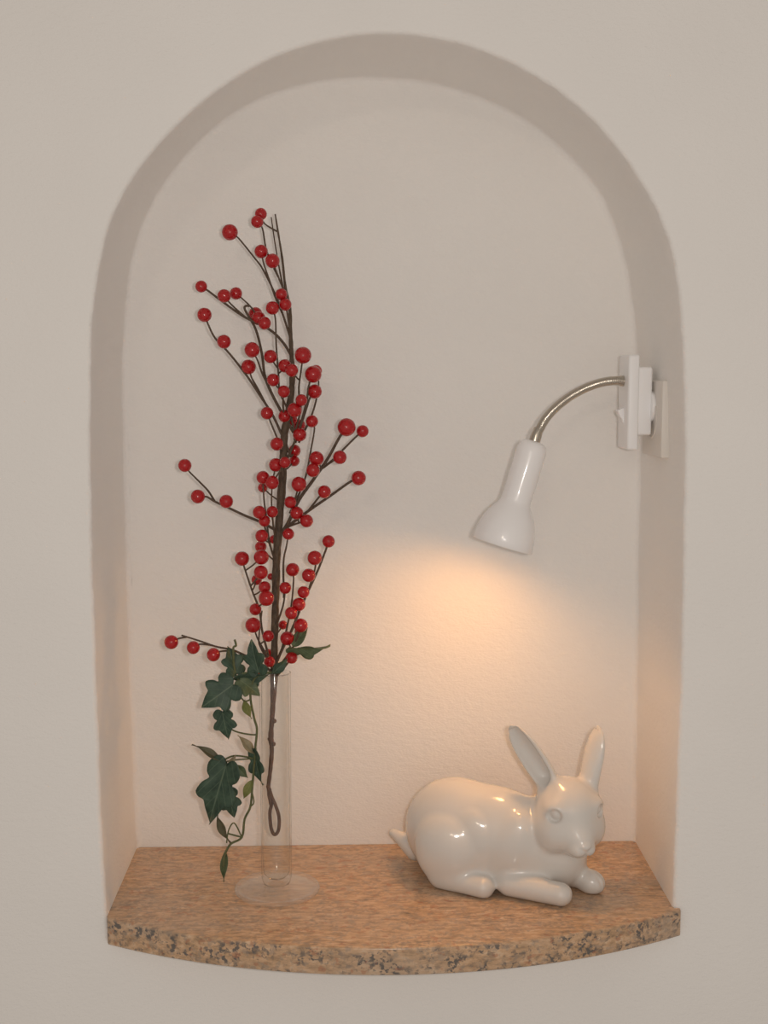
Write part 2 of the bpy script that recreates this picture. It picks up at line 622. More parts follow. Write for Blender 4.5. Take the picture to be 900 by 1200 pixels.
tw(z1, [(248, 150), (275, 170), (340, 250), (375, 298), (425, 400), (455, 480), (483, 570)], -0.005)
tw(z1, [(368, 232), (378, 275), (400, 340), (425, 410), (450, 480)], -0.014)
tw(z1, [(413, 262), (430, 310), (455, 372), (478, 440)], -0.018)
tw(z1, [(352, 108), (372, 130), (385, 205), (400, 250), (425, 330)], 0.006)
tw(z1, [(366, 76), (382, 112), (437, 140)], -0.004, 0.0009)
tw(z1, [(408, 85), (420, 170), (440, 290), (458, 380)], 0.012, 0.0009)
tw(z1, [(124, 366), (150, 382), (220, 435), (300, 490), (400, 540), (455, 592), (497, 648)], -0.012, 0.0014)
tw(z1, [(217, 404), (245, 438), (305, 492)], -0.020, 0.001)
tw(z1, [(265, 394), (290, 415), (328, 452), (360, 500), (405, 545)], -0.002, 0.001)
tw(z1, [(137, 481), (150, 515), (180, 575), (240, 640), (310, 730), (370, 820), (420, 900), (485, 1060)], -0.010, 0.0013)
tw(z1, [(320, 446), (305, 445), (302, 462), (345, 540), (370, 640), (385, 740), (430, 840), (485, 960)], -0.004, 0.0016)
tw(z1, [(330, 623), (352, 665), (372, 720), (395, 790)], -0.024)
tw(z1, [(316, 692), (328, 735), (350, 775), (400, 850)], -0.004)
tw(z1, [(413, 453), (425, 500), (428, 600), (437, 720), (445, 800), (490, 900), (505, 1000)], -0.016)
tw(z1, [(449, 398), (468, 450), (480, 520), (488, 610)], -0.010)
tw(z1, [(537, 645), (530, 700), (520, 780), (512, 860)], -0.022)
tw(z1, [(575, 722), (560, 770), (548, 850), (520, 1000)], -0.016, 0.0013)
tw(z1, [(590, 708), (600, 770), (575, 880), (540, 1010)], 0.010)
tw(z2, [(619, 65), (600, 90), (580, 150), (545, 250), (510, 380)], -0.008, 0.0013)
tw(z2, [(565, 100), (560, 150), (535, 250)], -0.028)
tw(z2, [(494, 65), (490, 110), (492, 180)], -0.022)
tw(z2, [(425, 153), (440, 190), (465, 250), (485, 320)], -0.010)
tw(z2, [(608, 186), (618, 215), (602, 310), (585, 400), (560, 470), (520, 560)], -0.006)
tw(z2, [(748, 210), (720, 250), (670, 340), (612, 425), (555, 505), (510, 600), (478, 650)], -0.016, 0.0019)
tw(z2, [(813, 226), (785, 250), (735, 300), (690, 345), (640, 385), (600, 440)], -0.008, 0.0013)
tw(z2, [(721, 332), (695, 345), (655, 372)], -0.022, 0.0012)
tw(z2, [(797, 416), (765, 430), (680, 490), (600, 545), (520, 605), (478, 648)], -0.012, 0.0016)
tw(z2, [(658, 472), (635, 495), (590, 550)], -0.022, 0.0012)
tw(z2, [(586, 590), (555, 598), (515, 612)], -0.020)
tw(z2, [(92, 365), (110, 390), (160, 440), (188, 470), (215, 512)], -0.010, 0.0011)
tw(z2, [(145, 491), (180, 492), (215, 512), (280, 542), (340, 570), (400, 595), (470, 630)], -0.014, 0.0014)
tw(z2, [(409, 414), (413, 500), (423, 580), (436, 680), (452, 760)], -0.018)
tw(z2, [(446, 434), (444, 520), (450, 600), (465, 700)], -0.026)
tw(z2, [(394, 555), (412, 600), (440, 690)], -0.028)
tw(z2, [(512, 643), (505, 690), (492, 760), (484, 900)], -0.014)
tw(z2, [(555, 441), (540, 500), (510, 580)], -0.026)
tw(z3, [(358, 189), (367, 222), (400, 320), (430, 400), (440, 480), (470, 600)], -0.012, 0.0012)
tw(z3, [(440, 400), (428, 500), (432, 545), (470, 630)], 0.008, 0.0010)
tw(z3, [(709, 119), (700, 150), (665, 240), (632, 310), (592, 400), (560, 480), (520, 560), (498, 630)], -0.018, 0.0015)
tw(z3, [(653, 186), (655, 230), (630, 310)], -0.030)
tw(z3, [(564, 234), (568, 270), (560, 370), (545, 450), (515, 560)], -0.010)
tw(z3, [(534, 308), (525, 380), (505, 480)], -0.020)
tw(z3, [(403, 459), (425, 520), (470, 600), (490, 660)], -0.022)
tw(z3, [(597, 460), (570, 540), (515, 620), (496, 670)], -0.024, 0.0012)
tw(z3, [(560, 591), (535, 625), (500, 680)], -0.022)
tw(z3, [(113, 500), (190, 524), (250, 545), (310, 557), (350, 572), (430, 612), (485, 655)], -0.030, 0.0012)
tw(z3, [(72, 528), (100, 514), (135, 508)], -0.032, 0.0010)
tw(z3, [(161, 550), (190, 536), (235, 541)], -0.034, 0.0010)
tw(z3, [(243, 579), (268, 566), (310, 558)], -0.036, 0.0010)
twigs3 = []
hang = [q[0] for q in TW[-4:]]
dense = []                       # (px, py, point) along every twig, to find what each twig grows from
pos = []
for pts, dy, r in TW:
    n = len(pts)
    P = [at(x, y, trunkY(y) + dy * ((1 - i / (n - 1)) ** 0.7 if i < n - 1 else 0)) for i, (x, y) in enumerate(pts)]
    if pts in hang:
        P = [at(x, y, trunkY(y) + dy * min(1, (322 - x) / 60)) for x, y in pts]
    pos.append(P)
    dense.append([(p2[0], p2[1], q) for p2, q in zip(resample([Vector((x, y, 0)) for x, y in pts], 40), resample(P, 40))])
tpx = resample([Vector((x, y, 0)) for x, y, _ in trunk_pts], 200)
tdense = [(p.x, p.y, at(p.x, p.y, trunkY(p.y))) for p in tpx]
stalk_from = [q for _, _, q in tdense if q.z > rim_z]
for ti, (pts, dy, r) in enumerate(TW):
    P = pos[ti]
    ex, ey = pts[-1]
    best, bq = 1e9, None
    for k, dd in enumerate([tdense] + dense):
        if k - 1 == ti:
            continue
        for x, y, q in dd:
            d = math.hypot(x - ex, y - ey)
            if d < best and y > ey - 3:
                best, bq = d, q
    if best < 9:
        P = P[:-1] + [bq]
    else:
        lowr = min(tdense, key=lambda e: abs(e[1] - (ey + 26)) + 0.3 * abs(e[0] - ex))
        P = P + [lowr[2]]
    c = catmull(P, 5)
    m_ = len(c)
    obj('twig', tube(bmesh.new(), c, [r * (0.75 + 0.45 * i / m_) for i in range(m_)], 6), TWIG, branch)
    twigs3.append((pts, P))
    stalk_from += c

BZ1 = [(366, 72, 24), (351, 103, 25), (240, 146, 32), (367, 224, 27), (413, 262, 29), (124, 366, 24), (217, 404, 27), (265, 394, 25), (137, 481, 29), (413, 453, 27), (449, 398, 24), (465, 439, 25),
       (344, 478, 28, 1), (357, 495, 28), (381, 515, 26), (216, 590, 28), (330, 623, 31), (316, 692, 30), (405, 650, 27), (537, 645, 34), (463, 688, 27), (491, 706, 26), (578, 722, 34), (590, 708, 24, 1), (416, 745, 26)]
BZ2 = [(619, 65, 29), (494, 65, 25), (565, 100, 24), (537, 140, 30), (497, 165, 26, 1), (525, 180, 24, 1), (425, 153, 26), (608, 186, 25), (557, 203, 25, 1), (558, 240, 28), (465, 278, 27), (537, 305, 25, 1),
       (536, 347, 22, 1), (626, 337, 30), (612, 385, 28), (748, 210, 37), (813, 226, 25), (721, 332, 28), (797, 416, 30), (658, 472, 27), (555, 441, 31), (461, 363, 28), (498, 353, 23), (409, 414, 27),
       (446, 434, 28), (408, 455, 20, 1), (520, 514, 25), (546, 558, 27), (586, 590, 27), (394, 555, 27), (447, 553, 24), (415, 590, 24, 1), (92, 365, 27), (145, 491, 29), (260, 511, 28), (512, 643, 24),
       (404, 651, 27), (452, 665, 18, 1), (400, 695, 24, 1), (402, 737, 31), (324, 743, 30), (675, 673, 26), (619, 740, 30)]
BZ3 = [(629, 257, 28), (564, 234, 28), (534, 308, 25), (608, 325, 25), (589, 375, 28), (558, 410, 26), (597, 460, 29), (595, 485, 24, 1), (525, 458, 19, 1), (435, 245, 29), (418, 275, 22, 1), (450, 305, 25),
       (457, 350, 32), (475, 262, 14, 1), (413, 395, 25), (403, 459, 32), (465, 503, 24), (542, 513, 29), (466, 575, 20, 1), (470, 607, 23), (560, 591, 25), (411, 650, 25), (72, 528, 29), (161, 550, 27), (243, 579, 28)]
bm = bmesh.new()
prof = []
for k in range(17):
    a = PI * k / 16
    rr_ = math.sin(a)
    zz = -math.cos(a)
    if k == 16:
        zz -= 0.06
    if k == 15:
        zz -= 0.01
    prof.append((rr_ if 0 < k < 16 else 0, zz))
lathe(bm, prof, seg=24)
first = None
placed = []
for conv, B in ((z1, BZ1), (z2, BZ2), (z3, BZ3)):
    for b in B:
        x, y = conv(b[0], b[1])
        rpx = b[2] * S
        behind = len(b) > 3
        # depth: from the nearest twig tip, else in front of / behind the trunk
        best, by = 1e9, None
        for pts, P in twigs3:
            for (qx, qy), q in zip(pts, P):
                d = math.hypot(qx - x, qy - y)
                if d < best:
                    best, by = d, q
        tY = trunkY(y)
        if best < 6:
            Y = by.y
        elif behind:
            Y = tY + 0.010
        else:
            Y = tY - 0.016 - 0.006 * random.random()
        r = rpx * pxm(Y)
        tries = 0
        while tries < 30 and any((at(x, y, Y) - q).length < (r + r2) * 0.92 for q, r2 in placed):
            Y += 0.0025 if behind else -0.0025
            tries += 1
        r = rpx * pxm(Y)
        loc = at(x, y, Y)
        placed.append((loc, r))
        if first is None:
            first = obj('berry', bm, BERRY, branch)
            o = first
        else:
            o = first.copy()
            C.objects.link(o)
        o.location = loc
        o.scale = (r, r, r)
        o.rotation_euler = (random.uniform(-0.4, 0.4), random.uniform(-0.4, 0.4), random.uniform(0, 6))
        if best >= 6:            # short stalk down to the stem
            # nearest stem point a little below
            low = [q for q in stalk_from if 0.004 + 0.5 * abs(q.x - loc.x) < loc.z - q.z]
            e = min(low or stalk_from, key=lambda q: (q - (loc - Vector((0, 0, 0.008)))).length)
            mid = loc.lerp(e, 0.5) + Vector((0, -0.001, -0.001))
            obj('twig', tube(bmesh.new(), catmull([loc, mid, e], 4), 0.0009, 6), TWIG, branch)

# ------------------------------------------------------------------ ivy sprig
z4 = lambda x, y: (210 + x / 4.5, 730 + y / 4.5)
z5 = lambda x, y: (210 + x / 4.5, 860 + y / 4.5)
ivy = thing('ivy_sprig', at(300, 800, VY - 0.02), 'green artificial ivy sprig hanging down beside the glass vase', 'ivy')
IVY = [(0.0, 0.0), (-0.10, 0.14), (-0.08, 0.30), (0.06, 0.44), (0.20, 0.40), (0.27, 0.30), (0.36, 0.42), (0.52, 0.50), (0.60, 0.40), (0.62, 0.27), (0.74, 0.20), (0.88, 0.10), (1.0, 0.0)]
OVAL = [(0.0, 0.0), (0.05, 0.10), (0.18, 0.22), (0.36, 0.29), (0.55, 0.27), (0.74, 0.18), (0.90, 0.07), (1.0, 0.0)]


def leaf(kind, base, tip, Yb, Yt, width, roll, mat, fold=0.25, curl=0.15, label=None):
    B = at(base[0], base[1], Yb)
    T = at(tip[0], tip[1], Yt)
    u = T - B
    L = u.length
    u.normalize()
    nrm = Vector((0, -1, 0)) - u * (-u.y)
    nrm.normalize()
    nrm = Matrix.Rotation(roll, 3, u) @ nrm
    v = nrm.cross(u)
    out = IVY if kind == 'ivy' else OVAL
    oc = catmull([Vector((a, b, 0)) for a, b in out], 3)
    bm = bmesh.new()
    uvl = bm.loops.layers.uv.new('UVMap')
    K = 5
    data = {}
    rows = {}
    for side in (1, -1):
        for i, p in enumerate(oc):
            mu = min(max(p.x * 0.85 + 0.08, 0.0), 1.0) if 0 < i < len(oc) - 1 else (0.0 if i == 0 else 1.0)
            for k in range(K + 1):
                t = k / K
                uu = mu + (p.x - mu) * t
                w_ = p.y * t * side
                h = fold * abs(w_) - curl * (uu * uu) + 0.05 * math.sin(7 * uu + 2 * side) * t - 0.25 * w_ * w_ * (1 if fold >= 0 else -1)
                key = (i, k, side if k else 0)
                if key in rows:
                    continue
                co = B + u * (uu * L) + v * (w_ * L * width) + nrm * (h * L)
                vt = bm.verts.new(co)
                rows[key] = vt
                data[vt] = (uu, 0.5 + w_)
    bm.verts.ensure_lookup_table()
    for side in (1, -1):
        for i in range(len(oc) - 1):
            for k in range(K):
                g = lambda a, b: rows[(a, b, side if b else 0)]
                q = [g(i, k), g(i + 1, k), g(i + 1, k + 1), g(i, k + 1)]
                if side < 0:
                    q.reverse()
                try:
                    f = bm.faces.new(q)
                except ValueError:
                    continue
                for lo in f.loops:
                    lo[uvl].uv = data[lo.vert]
    bmesh.ops.remove_doubles(bm, verts=bm.verts, dist=1e-6)
    bmesh.ops.recalc_face_normals(bm, faces=bm.faces)
    o = obj('leaf', bm, mat, ivy, label=label)
    sm = o.modifiers.new('thickness', 'SOLIDIFY')
    sm.thickness = 0.0005
    sm.offset = 0
    return o


IY = VY - 0.022
leaf('ivy', z4(300, 265), z4(262, 120), IY, IY + 0.006, 0.85, 0.45, LEAF_D)
leaf('ivy', z4(420, 262), z4(370, 98), IY - 0.004, IY - 0.008, 0.72, -0.3, LEAF_D)
leaf('ivy', z4(285, 325), z4(118, 445), IY - 0.008, IY - 0.02, 0.98, 0.2, LEAF_D, fold=0.18)
leaf('ivy', z4(320, 300), z4(430, 380), IY - 0.002, IY - 0.004, 0.9, -0.5, LEAF_M)
leaf('ivy', z4(310, 300), z4(480, 285), IY + 0.002, IY - 0.004, 0.62, 0.5, LEAF_D)
leaf('ivy', z4(228, 470), z4(255, 622), IY - 0.012, IY - 0.012, 0.80, 0.15, LEAF_D, fold=0.12)
leaf('oval', z4(345, 405), z4(372, 512), IY, IY, 0.8, 0.6, LEAF_Y, label='yellow green leaf')
leaf('oval', z4(396, 690), z4(318, 590), IY, IY, 0.62, 0.7, LEAF_B, label='pale brown dry leaf')
leaf('oval', z4(232, 735), z4(78, 628), IY, IY, 0.36, 0.9, LEAF_U, label='olive leaf seen edge on')
leaf('ivy', z4(585, 130), z4(795, 148), VY - 0.004, VY - 0.004, 0.52, 0.85, LEAF_M, fold=0.4)
leaf('oval', z4(600, 125), z4(672, 18), VY + 0.002, VY + 0.008, 0.9, -0.4, LEAF_M)
leaf('oval', z4(490, 268), z4(575, 195), VY - 0.020, VY - 0.022, 0.85, 0.4, LEAF_D)
leaf('oval', z5(300, 165), z5(358, 235), IY - 0.006, IY - 0.010, 0.95, 0.1, LEAF_M)
leaf('ivy', z5(395, 90), z5(425, 282), IY, IY, 0.45, 0.5, LEAF_D)
leaf('ivy', z5(250, 160), z5(142, 490), IY - 0.004, IY - 0.008, 0.62, 0.25, LEAF_D)
leaf('ivy', z5(255, 300), z5(292, 448), IY, IY - 0.002, 0.75, -0.2, LEAF_D)
leaf('oval', z5(200, 425), z5(256, 590), IY + 0.002, IY + 0.002, 0.42, 0.6, LEAF_U)
leaf('oval', z5(248, 610), z5(224, 790), IY + 0.004, IY + 0.004, 0.34, 0.3, LEAF_M)
leaf('oval', z5(385, 245), z5(335, 345), IY, IY, 0.7, 0.2, LEAF_Y)
leaf('oval', z5(262, 165), z5(300, 115), IY - 0.004, IY - 0.004, 0.8, 0.3, LEAF_B)
VN = [([z4(530, 262), z4(470, 262), z4(400, 290), z4(375, 380), z4(395, 500), z4(410, 560), z4(402, 650), z5(402, 90), z5(392, 200), z5(385, 290), z5(375, 385), z5(345, 450), z5(330, 545), z5(270, 582), z5(240, 640), z5(232, 700)], 0.0013),
      ([z4(412, 590), z4(370, 588), z4(300, 573), z4(250, 545)], 0.0009),
      ([z5(228, 150), z5(250, 130), z5(300, 115), z5(390, 128)], 0.0010),
      ([z5(235, 150), z5(290, 138), z5(390, 130)], 0.0008),
      ([z5(330, 545), z5(290, 470), z5(260, 510), z5(250, 575)], 0.0008),
      ([z5(330, 545), z5(255, 525)], 0.0010),
      ([z5(380, 380), z5(394, 360), z5(385, 310)], 0.0008),
      ([z4(380, 400), z4(340, 410), z4(290, 330)], 0.0009),
      ([z4(292, 88), z4(300, 120), z4(285, 140), z4(300, 280), z4(375, 340)], 0.0012)]
bm = bmesh.new()
for pts, r in VN:
    tube(bm, catmull([at(x, y, IY + (0.012 if x > 318 else 0.0)) for x, y in pts], 5), r, 6)
obj('vine', bm, VINE, ivy)

# ------------------------------------------------------------------ wall outlet on the niche side
RX = sum(FO[i].x for i in range(NOUT) if abs(FO[i].z - 1.46) < 0.05 and FO[i].x > 0) / max(1, len([i for i in range(NOUT) if abs(FO[i].z - 1.46) < 0.05 and FO[i].x > 0]))
p_top = at(778, 446, 0.0675); p_bot = at(778, 537, 0.0675)
oz0, oz1 = p_bot.z, p_top.z
oy0, oy1 = 0.0675, 0.0675 + (oz1 - oz0)
ox = p_top.x - 0.0015
outlet = thing('wall_outlet', (ox, (oy0 + oy1) / 2, oz0), 'square white power outlet plate on the right side of the niche behind the lamp plug', 'outlet')
obj('cover_plate', rbox(ox, RX + 0.004, oy0, oy1, oz0, oz1, 0.0016), PLASTIC2, outlet)
oyc, ozc = (oy0 + oy1) / 2, (oz0 + oz1) / 2
# lamp plug block position
hz = (at(736, 417, 0.095).z + at(736, 527, 0.095).z) / 2
bm = lathe(bmesh.new(), [(0, 0.0006), (0.0195, 0.0006), (0.0205, -0.0012), (0.0225, -0.0012), (0.0232, 0.001)], (ox, oyc, ozc), (1, 0, 0), 40)
obj('socket_ring', bm, PLASTIC2, outlet)

# ------------------------------------------------------------------ plug-in gooseneck lamp
hx0 = at(736, 470, 0.095).x
hx1 = hx0 + 0.0128
hz0, hz1 = at(736, 527.5, 0.095).z, at(736, 415.5, 0.095).z
hy0, hy1 = 0.095, 0.145
lamp = thing('plug_in_lamp', (hx1, 0.12, hz0), 'white plug-in lamp with silver bendable neck, switched on above the rabbit', 'lamp')
bm = rbox(hx0, hx1, hy0, hy1, hz0, hz1, 0.0028, 4)
hs = obj('housing', bm, PLASTIC, lamp)
bz0, bz1 = at(757, 510, 0.10).z, at(757, 430, 0.10).z
bm = rbox(hx1 - 0.003, at(764.5, 470, 0.10).x, 0.100, 0.142, bz0, bz1, 0.003, 4)
pl = obj('plug', bm, PLASTIC, lamp)
bx1 = at(764.5, 470, 0.10).x
bm = lathe(bmesh.new(), [(0, bx1 - 0.002), (0.017, bx1 - 0.002), (0.0175, bx1), (0.0175, ox + 0.0004), (0, ox + 0.0004)], (0, oyc, (bz0 + bz1) / 2 - 0.006), (1, 0, 0), 36)
obj('plug_face', bm, PLASTIC, pl)
# rocker switch
sz = at(731, 487, 0.12).z
bm = bmesh.new()
sw = [(0.001, 0.0095), (-0.0078, 0.0058), (-0.0030, -0.003), (0.0, -0.0095), (0.0015, -0.0095), (0.0015, 0.0095)]
for yy in (0.1135, 0.1265):
    pass
fa = [bm.verts.new((hx0 + a, 0.1135, sz + b)) for a, b in sw]
fb = [bm.verts.new((hx0 + a, 0.1265, sz + b)) for a, b in sw]
bm.faces.new(fa)
bm.faces.new(list(reversed(fb)))
for i in range(len(sw)):
    j = (i + 1) % len(sw)
    bm.faces.new((fa[i], fb[i], fb[j], fa[j]))
bmesh.ops.recalc_face_normals(bm, faces=bm.faces)
bmesh.ops.bevel(bm, geom=bm.edges[:], offset=0.0006, segments=2, affect='EDGES')
swo = obj('switch', bm, PLASTIC, lamp)
sharp(swo, 35)
# shade axis
LY = 0.070
A0 = at(626.5, 516.7, LY)
ALEN = 0.1255
A1 = at(588.5, 638.5, LY - 0.004)
AX = (A1 - A0).normalized()
ALEN = (A1 - A0).length
# neck
neck_px = [(733, 446.5), (722, 446), (706, 448), (688, 454), (669, 464), (652, 477), (640, 490), (632.5, 503)]
np_ = [at(x, y, 0.119 + (LY - 0.119) * (i / 7)) for i, (x, y) in enumerate(neck_px)]
np_ = [Vector((hx0 + 0.001, 0.119, np_[0].z))] + np_[1:] + [A0 + AX * 0.003]
cpn = resample(catmull(np_, 12), 330)
nr = [0.0047 + (0.00035 if (i % 4) < 2 else -0.00035) for i in range(len(cpn))]
neck = obj('gooseneck', tube(bmesh.new(), cpn, nr, 16), NICKEL, lamp, label='silver ribbed bendable neck')
zn = np_[0].z
bm = lathe(bmesh.new(), [(0, 0.001), (0.0062, 0.001), (0.0062, -0.004), (0.0050, -0.0055), (0.0050, -0.016), (0.0044, -0.0175), (0, -0.0175)], (hx0, 0.119, zn), (1, 0.05, -0.02), 28)
c_ = obj('collar', bm, NICKEL, lamp, label='silver collar')
sharp(c_, 40)
bm = lathe(bmesh.new(), [(0, 0.004), (0.0064, 0.004), (0.0062, -0.006), (0.0052, -0.014), (0.0046, -0.0152), (0, -0.0152)], A0, AX, 28)
c_ = obj('collar', bm, NICKEL, lamp, label='silver collar')
sharp(c_, 40)
# shade: cylinder with rounded top flaring to a bell
RC = 0.0173
k_ = ALEN
RO = 0.0358
outp = [(0.0, 0.0), (0.006, 0.0002), (0.011, 0.0012), (0.0148, 0.0040), (0.0166, 0.0085), (RC, 0.014), (RC * 1.01, 0.035), (RC * 1.0, 0.058), (RC * 1.0, 0.071), (RC * 1.04, 0.0745), (RC * 1.16, 0.0785), (RC * 1.38, 0.0840), (RC * 1.62, 0.0910), (RC * 1.80, 0.0985), (RC * 1.94, 0.1070), (RC * 2.03, 0.1160), (RO, k_)]
SCL = pxm(LY) / pxm(0.118)
outp = [(r * SCL, t * SCL if t < k_ - 0.001 else t) for r, t in outp]
RO *= SCL
inn = [(max(r - 0.0011, 0), t + (0.0012 if i < 4 else 0)) for i, (r, t) in enumerate(outp)]
bm = lathe(bmesh.new(), outp + [(RO - 0.0004, k_ + 0.0004)] + list(reversed(inn[:-1] + [(RO - 0.0011, k_)])), A0, AX, 56)
obj('lamp_shade', bm, ENAMEL, lamp)
# bulb: small reflector lamp recessed in the bell
bp = [(0, 0.052), (0.008, 0.052), (0.009, 0.066), (0.011, 0.074), (0.0175, 0.088), (0.0195, 0.096), (0.0185, 0.101), (0.012, 0.1045), (0, 0.106)]
bulb = obj('bulb', lathe(bmesh.new(), bp, A0, AX, 32), BULB, lamp, label='lit warm bulb')

ld = bpy.data.lights.new('bulb_light', 'AREA')
ld.shape = 'DISK'
ld.size = 0.040
ld.energy = 0.255
ld.spread = math.radians(156)
ld.color = (1.0, 0.455, 0.125)
lo_ = bpy.data.objects.new('bulb_light', ld)
C.objects.link(lo_)
lo_.location = A0 + AX * 0.1135
lo_.rotation_euler = (AX + Vector((0, 0.12, 0))).to_track_quat('-Z', 'Y').to_euler()

# ------------------------------------------------------------------ rabbit figurine, one continuous glazed body
VOX = 0.00125
bx0, bx1_, by0, by1, bz0_, bz1_ = 0.045, 0.315, -0.03, 0.185, ZS - 0.006, ZS + 0.205
gx = np.arange(bx0, bx1_, VOX, dtype=np.float32)
gy = np.arange(by0, by1, VOX, dtype=np.float32)
gz = np.arange(bz0_, bz1_, VOX, dtype=np.float32)
shp = (len(gx), len(gy), len(gz))
X, Yg, Z = gx[:, None, None], gy[None, :, None], gz[None, None, :]


def axes(yaw=0.0, pitch=0.0, roll=0.0):
    """columns: forward (yaw from +x towards -y, pitch up), side, up"""
    f = Vector((math.cos(yaw) * math.cos(pitch), -math.sin(yaw) * math.cos(pitch), math.sin(pitch)))
    s = Vector((math.sin(yaw), math.cos(yaw), 0))
    u = f.cross(s)
    u = Matrix.Rotation(roll, 3, f) @ u
    s = u.cross(f)
    return f, s, u


def ell(c, rad, ax=None):
    ax = ax or axes()
    dx, dy, dz = X - c[0], Yg - c[1], Z - c[2]
    k0 = 0; k1 = 0
    for a, r in zip(ax, rad):
        q = dx * a[0] + dy * a[1] + dz * a[2]
        k0 = k0 + (q / r) ** 2
        k1 = k1 + (q / (r * r)) ** 2
    k0 = np.sqrt(k0); k1 = np.sqrt(k1)
    return (k0 * (k0 - 1) / np.maximum(k1, 1e-6)).astype(np.float32)


def cone(a, b, ra, rb):
    """round cone, approximated by a capsule of linearly varying radius"""
    a, b = Vector(a), Vector(b)
    d = b - a
    L2 = d.length_squared
    t = ((X - a.x) * d.x + (Yg - a.y) * d.y + (Z - a.z) * d.z) / L2
    t = np.clip(t, 0, 1)
    dist = np.sqrt((X - a.x - t * d.x) ** 2 + (Yg - a.y - t * d.y) ** 2 + (Z - a.z - t * d.z) ** 2)
    return (dist - (ra + (rb - ra) * t)).astype(np.float32)


def smin(a, b, k):
    h = np.maximum(k - np.abs(a - b), 0) / k
    return np.minimum(a, b) - h * h * k * 0.25


def smax(a, b, k):
    return -smin(-a, -b, k)


YB = math.radians(22)           # the body points right and a little towards the room
bf, bs, bu = axes(YB)
RC0 = Vector((0.133, 0.098, ZS))
rear = RC0 + Vector((0, 0, 0.057))
D = ell(rear, (0.061, 0.046, 0.0605), axes(YB))
chest = RC0 + bf * 0.082 + Vector((0, 0, 0.049))
D = smin(D, ell(chest, (0.046, 0.037, 0.052), axes(YB)), 0.03)
D = smin(D, ell(RC0 + bf * 0.048 + Vector((0, 0, 0.056)), (0.052, 0.040, 0.0545), axes(YB)), 0.02)
D = smin(D, ell(at(657, 1002, 0.062), (0.030, 0.033, 0.036), axes(YB)), 0.015)
D = smin(D, ell(at(553, 990, 0.056), (0.021, 0.012, 0.038), axes(YB)), 0.007)
# near haunch and hind paw
th = at(521, 998, 0.062)
D = smin(D, ell(th, (0.035, 0.018, 0.040), axes(YB, 0.25)), 0.008)
hp0 = on_z(517, 1029, ZS + 0.010); hp1 = on_z(566, 1040, ZS + 0.0105)
D = smin(D, cone(hp0, hp1, 0.012, 0.0125), 0.010)
# far haunch
D = smin(D, ell(th - bs * -0.075, (0.035, 0.018, 0.038), axes(YB, 0.25)), 0.008)
# shoulder and near foreleg
sh = at(600, 990, 0.048)
D = smin(D, ell(sh, (0.023, 0.017, 0.040), axes(YB, -0.35)), 0.007)
f0 = on_z(597, 1036, ZS + 0.0135); f1 = on_z(657, 1048, ZS + 0.0125)
D = smin(D, cone(f0, f1, 0.0135, 0.0130), 0.010)
# far foreleg
g0 = on_z(655, 1020, ZS + 0.012); g1 = on_z(692, 1033, ZS + 0.0118)
D = smin(D, cone(g0, g1, 0.011, 0.0125), 0.009)
D = smin(D, ell(g1 + Vector((0.001, -0.001, -0.001)), (0.016, 0.0125, 0.0125), axes(YB + 0.2)), 0.006)
# toe grooves on the far paw
pf = Vector((math.cos(YB + 0.2), -math.sin(YB + 0.2), 0)); ps = Vector((-pf.y, pf.x, 0))
for q in (-0.0048, 0.0012):
    D = smax(D, -cone(g1 + pf * 0.0085 + ps * q + Vector((0, 0, 0.0115)), g1 + pf * 0.0180 + ps * q + Vector((0, 0, -0.004)), 0.0006, 0.0012), 0.003)
# tail
t0 = at(487, 994, 0.135); t1 = at(461, 976, 0.150)
D = smin(D, cone(t0, t1, 0.0145, 0.0055), 0.006)
# head
HY = math.radians(74)           # the face turns further towards the room than the body
HP = math.radians(-14)
hc = at(666, 953, 0.045)
hf, hs_, hu = axes(HY, HP)
H = lambda a, b, c: hc + hf * a + hs_ * b + hu * c
hax = (hf, hs_, hu)
D = smin(D, ell(H(-0.022, 0, -0.022), (0.032, 0.028, 0.030), hax), 0.020)       # neck
HD = ell(H(-0.004, 0, 0.004), (0.039, 0.0350, 0.035), hax)
for s in (1, -1):
    HD = smin(HD, ell(H(0.005, 0.0205 * s, -0.014), (0.027, 0.0215, 0.0255), hax), 0.012)
HD = smin(HD, ell(H(0.026, 0, -0.014), (0.0235, 0.0165, 0.0175), hax), 0.016)
HD = smin(HD, ell(H(0.030, 0, -0.026), (0.012, 0.012, 0.0085), hax), 0.008)
for s in (1, -1):               # muzzle pads
    HD = smin(HD, ell(H(0.041, 0.0062 * s, -0.0195), (0.0095, 0.0085, 0.0075), hax), 0.005)
HD = smin(HD, ell(H(0.0475, 0, -0.0125), (0.0045, 0.0060, 0.0040), hax), 0.004)
# brow ridges, eye sockets, almond eyes
for s in (1, -1):
    ea = axes(HY - s * 0.80, HP, 0.35 * s)
    e = H(0.0195, 0.0275 * s, 0.0125)
    HD = smin(HD, ell(H(0.013, 0.0255 * s, 0.0165), (0.012, 0.008, 0.007), axes(HY - s * 0.3, HP)), 0.012)
    HD = smax(HD, -ell(e, (0.0036, 0.0068, 0.0074), ea), 0.006)
    HD = smin(HD, ell(H(0.0165, 0.0252 * s, 0.0125), (0.0044, 0.0052, 0.0058), ea), 0.002)
# mouth and nose grooves
HD = smax(HD, -cone(H(0.0525, 0, -0.0165), H(0.0505, 0, -0.022), 0.0010, 0.0009), 0.0022)
for s in (1, -1):
    HD = smax(HD, -cone(H(0.0500, 0, -0.0235), H(0.0415, 0.0105 * s, -0.0265), 0.0011, 0.0007), 0.0024)
    HD = smax(HD, -cone(H(0.0515, 0.0022 * s, -0.0150), H(0.0490, 0.0055 * s, -0.0135), 0.0009, 0.0006), 0.002)
D = smin(D, HD, 0.006)


